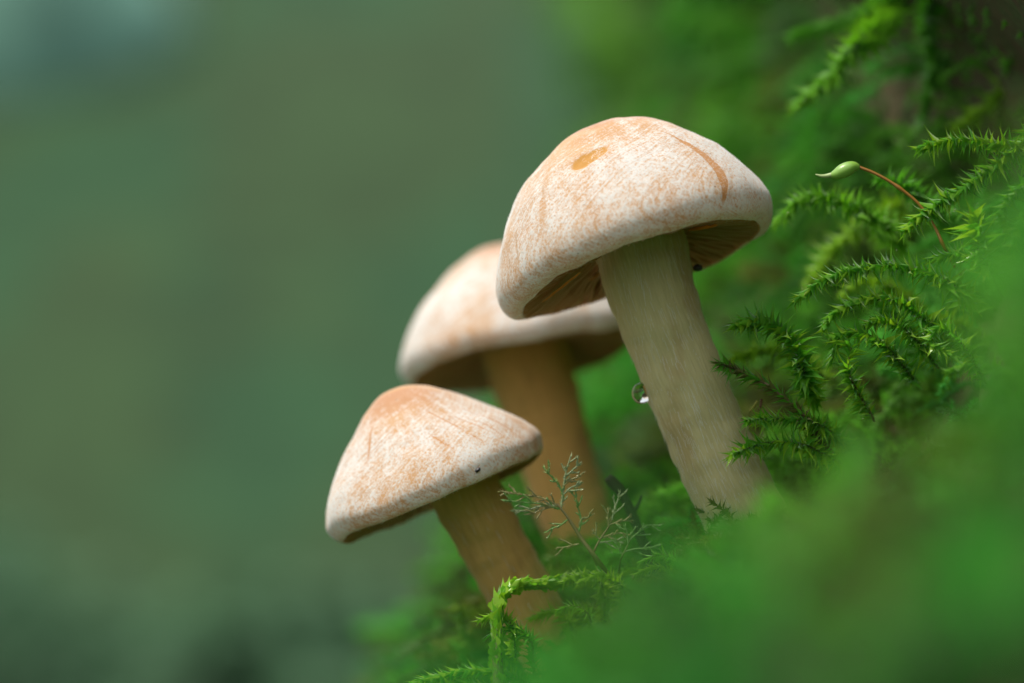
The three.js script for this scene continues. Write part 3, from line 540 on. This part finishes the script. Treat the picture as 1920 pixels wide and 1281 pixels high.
{
  const pts = px3([[1250, 1130, 4], [1222, 1060], [1205, 1015], [1185, 965], [1163, 922], [1140, 895]], -9), o = thing('twig', pts[0], 'short dark twig standing among the feathery moss', 'twig');
  meshOf('shaft', MM(tube(pts.map((p) => p.clone().sub(pts[0])), (t) => 0.75 * (1 - 0.25 * t) + 0.25 * Math.exp(-(((t - 0.93) / 0.06) ** 2)), 40, 10, 0.5)), new THREE.MeshStandardMaterial({ color: rgb(0.045, 0.035, 0.02), roughness: 0.9 }), o);
  meshOf('side_stub', MM(tube([pts[3], pts[3].clone().add(V(0.8, 1.3, 0.3)), pts[3].clone().add(V(1.2, 2.4, 0.5))].map((p) => p.clone().sub(pts[0])), (t) => 0.35 * (1 - 0.6 * t), 10, 8, 0.4)), new THREE.MeshStandardMaterial({ color: rgb(0.05, 0.04, 0.025), roughness: 0.9 }), o);
}
// ---------------------------------------------------------------- drop, crumbs
{
  const at = pix(1203, 736, -3.2), g = new THREE.SphereGeometry(1.35, 48, 32), p = g.attributes.position;
  for (let i = 0; i < p.count; i++) { const y = p.getY(i); p.setX(i, p.getX(i) * (1 - 0.1 * y / 1.22) * 0.92); p.setY(i, y - 0.06 * y * y); }
  g.computeVertexNormals(); MM(g);
  const drop = meshOf('water_drop', g, new THREE.MeshPhysicalMaterial({ color: rgb(1, 1, 1), roughness: 0, transmission: 1, thickness: 0.002, ior: 1.333 }), scene);
  drop.position.copy(at).multiplyScalar(0.001);
  tag(drop, 'clear round water drop clinging to the tall mushroom stem', 'water drop');
}
function crumb(name, at, size, color, label, category, seed) {
  const g = mergeVertices(new THREE.IcosahedronGeometry(1, 3).deleteAttribute('uv').deleteAttribute('normal')), p = g.attributes.position;
  for (let i = 0; i < p.count; i++) { const v = V(p.getX(i), p.getY(i), p.getZ(i)), k = 0.65 + 0.7 * fbm(v.x * 1.6 + seed, v.y * 1.6, v.z * 1.6, 3); p.setXYZ(i, v.x * k * size[0], v.y * k * size[1], v.z * k * size[2]); }
  g.computeVertexNormals(); MM(g);
  const m = meshOf(numbered(name), g, new THREE.MeshPhysicalMaterial({ color, roughness: 0.5, clearcoat: 0.4, clearcoatRoughness: 0.3 }), scene);
  m.position.copy(at).multiplyScalar(0.001);
  return tag(m, label, category);
}
{ // the speck sits on the skin of the short mushroom
  short.root.updateMatrixWorld(true);
  const eye = V(0, 0, D), want = pix(895, 882, 0).sub(eye).normalize(); let best = null, far = 1e9;
  for (let u = 0.25; u < 0.75; u += 0.004) for (let v = 0.3; v < 1; v += 0.01) { const q = short.at(u, v * short.share).multiplyScalar(0.001).applyMatrix4(short.cap.matrixWorld).multiplyScalar(1000), d = q.clone().sub(eye).normalize().distanceTo(want) + (q.z < -16 ? 1 : 0); if (d < far) { far = d; best = q; } }
  const c = crumb('soil_crumb', best.add(V(0, 0, 0.1)), [0.42, 0.24, 0.25], rgb(0.015, 0.014, 0.02), 'tiny black crumb stuck near the rim of the shortest cap', 'crumb', 3); c.rotation.z = 0.6;
}
{
  const c = crumb('soil_crumb', pix(1308, 502, -3.5), [0.6, 0.45, 0.5], rgb(0.02, 0.016, 0.012), 'dark crumb with pale bristles on the tall stem just under the cap', 'crumb', 9);
  const r = rng(5);
  for (let i = 0; i < 6; i++) { const d = V(rr(0.2, 1, r), rr(-0.4, 0.9, r), rr(-0.5, 0.7, r)).normalize(); meshOf('bristle', MM(tube([V(0, 0, 0), d.clone().multiplyScalar(0.5), d.clone().multiplyScalar(rr(0.8, 1.3, r)).add(V(0, -0.1, 0))], (t) => 0.06 * (1 - t) + 0.015, 6, 4)), new THREE.MeshStandardMaterial({ color: rgb(0.4, 0.35, 0.25), roughness: 0.8 }), c); }
}
for (const [x0, y0, x1, y1, col, label] of [[1428, 748, 1423, 770, rgb(0.12, 0.05, 0.02), 'small ringed brown plant fragment hanging beside the tall stem'], [1420, 752, 1406, 771, rgb(0.3, 0.28, 0.05), 'small yellow plant fragment beside the ringed brown one']]) {
  const a = pix(x0, y0, 4), b = pix(x1, y1, 4), o = tag(meshOf(numbered('plant_fragment'), MM(tube([V(0, 0, 0), b.clone().sub(a).multiplyScalar(0.5).add(V(0.08, 0, 0)), b.clone().sub(a)], (t) => 0.16 + 0.07 * Math.sin(t * 44), 60, 8)), new THREE.MeshStandardMaterial({ color: col, roughness: 0.6 }), scene), label, 'plant fragment', 'dry fragments in the moss');
  o.position.copy(a).multiplyScalar(0.001);
}

// ---------------------------------------------------------------- the wood around
const farLeaf = leafGeometry(0.55, 0.2, 0.25, 3);
const sprig = (() => { const r = rng(31), gs = []; for (let i = 0; i < 9; i++) { const t = i / 8, a = i * 2.4; gs.push(farLeaf.clone().applyMatrix4(leafMatrix(V(Math.sin(a) * 0.06, t * 0.7, Math.cos(a) * 0.06), V(Math.cos(a) * 0.9, 0.5, Math.sin(a) * 0.9), V(-Math.cos(a) * 0.5, 1, -Math.sin(a) * 0.5), rr(0.4, 0.6, r)))); } return mergeGeometries(gs); })();
const barkMap = colorTexture(256, 256, (u, v) => { const k = fbm(u * 24, v * 6, 1, 4); return [0.11 * (0.4 + k), 0.095 * (0.4 + k), 0.07 * (0.4 + k)]; });
const bark = new THREE.MeshStandardMaterial({ map: barkMap, roughness: 1 });
function woody(name, [x, y, z], h, crownLow, rx, count, size, color, label, category, group, trunkR) {
  const o = thing(name, V(x * 1000, y * 1000, z * 1000), label, category, group), r = rng(Math.round(x * 131 + z * 977 + h * 17) + 500);
  const top = V(rr(-0.02, 0.02, r) * h, h * 0.92, rr(-0.02, 0.02, r) * h), trunk = [V(0, -0.15, 0), V(top.x * 0.2, h * 0.3, top.z * 0.3), V(top.x * 0.6, h * 0.6, top.z * 0.5), top], tg = [tube(trunk, (t) => trunkR * (1 - 0.85 * t), 16, 9, 0.15)];
  const clumps = [], nc = Math.round(10 + h * 5);
  for (let i = 0; i < nc; i++) {
    const t = lerp(crownLow, 1, (i + r()) / nc), a = i * 2.4 + r(), w = rx * Math.sqrt(Math.max(0.05, Math.sin(clamp((t - crownLow) / (1.02 - crownLow), 0.06, 0.97) * Math.PI))) * rr(0.45, 1, r), c = V(Math.cos(a) * w, t * h, Math.sin(a) * w);
    clumps.push([c, rx * rr(0.28, 0.5, r)]);
    if (i % 2 === 0) { const s = curveOf(trunk).getPointAt(clamp(t * 0.8)); tg.push(tube([s, s.clone().lerp(c, 0.5).add(V(0, -0.04 * h, 0)), c], (q) => trunkR * 0.3 * (1 - 0.8 * q), 8, 6)); }
  }
  meshOf('trunk', mergeGeometries(tg), bark, o);
  const im = new THREE.InstancedMesh(sprig, leafMaterial(...color, 0.35, 0.1), count), q = new THREE.Quaternion(), e = new THREE.Euler();
  for (let i = 0; i < count; i++) {
    const [c, cr] = clumps[Math.floor(r() * nc)], d = V(rr(-1, 1, r), rr(-1, 1, r), rr(-1, 1, r)); if (d.length() > 1) d.normalize(); d.multiplyScalar(Math.pow(d.length() + 0.01, -0.35));
    const p = c.clone().addScaledVector(d, cr), s = size * rr(0.7, 1.3, r); p.y = Math.max(p.y, 0.03);
    q.setFromEuler(e.set(rr(-1.2, 1.2, r), r() * 6.28, rr(-1.2, 1.2, r)));
    im.setMatrixAt(i, _m.compose(p, q, V(s, s, s))); const b = rr(0.7, 1.3, r); im.setColorAt(i, rgb(b, b * rr(0.95, 1.05, r), b));
  }
  im.name = 'crown'; shadows(im); im.userData.kind = 'stuff'; o.add(im);
  return o;
}
// low shrubs on the slope behind, far out of focus
const leafy = [0.10, 0.21, 0.11], fresh = [0.13, 0.31, 0.04];
[[-0.42, -2.5, 0.5, 0.24, 3200, 'far blurred low shrub at the foot of the slope under the pale glow'], [-0.15, -2.5, 0.44, 0.24, 3200, 'far blurred low shrub at the foot of the slope below the shortest cap']].forEach(([x, z, h, w, n, label]) =>
  woody('shrub', [x, groundY(x, z) - 0.03, z], h, 0.15, w, n, 0.055, leafy, label, 'shrub', 'shrubs on the slope far behind', 0.03));
{ // added pale lump on the slope, coloured to stand in for sky glow
  let z = -2.4, d, x, y; do { z -= 0.01; d = 0.456 - z; x = (30 - 960) / 15 / D * d; y = (640.5 - 60) / 15 / D * d; } while (groundY(x, z) < y && z > -9);
  const g = mergeVertices(new THREE.IcosahedronGeometry(1, 6).deleteAttribute('uv').deleteAttribute('normal')), p = g.attributes.position, C = [];
  for (let i = 0; i < p.count; i++) {
    const v = V(p.getX(i), p.getY(i), p.getZ(i)), k = 0.75 + 0.5 * fbm(v.x * 1.3 + 4, v.y * 1.3, v.z * 1.3, 4);
    p.setXYZ(i, v.x * k * 0.22, v.y * k * 0.19, v.z * k * 0.18);
    const l = smooth(0.42, 0.58, fbm(v.x * 4, v.y * 4, v.z * 4 + 9, 3)); C.push(lerp(0.12, 0.17, l), lerp(0.24, 0.34, l), lerp(0.19, 0.27, l));  // blue-green tint stands in for pale light from a sky gap
  }
  g.setAttribute('color', new THREE.Float32BufferAttribute(C, 3)); g.computeVertexNormals();
  const glowLump = meshOf('sky_glow_lump', g, new THREE.MeshStandardMaterial({ vertexColors: true, roughness: 1 }), scene);
  glowLump.position.set(x, y, z); tag(glowLump, 'added pale blue-green lump far off on the slope, coloured as sky glow', 'sky_glow_lump');
}
woody('young_bush', [0.145, groundY(0.145, -1.9) - 0.03, -1.9], 1.95, 0.5, 0.12, 520, 0.07, fresh, 'blurred bright green bush between the tall cap and the bank', 'bush', null, 0.025);

renderer.render(scene, camera);
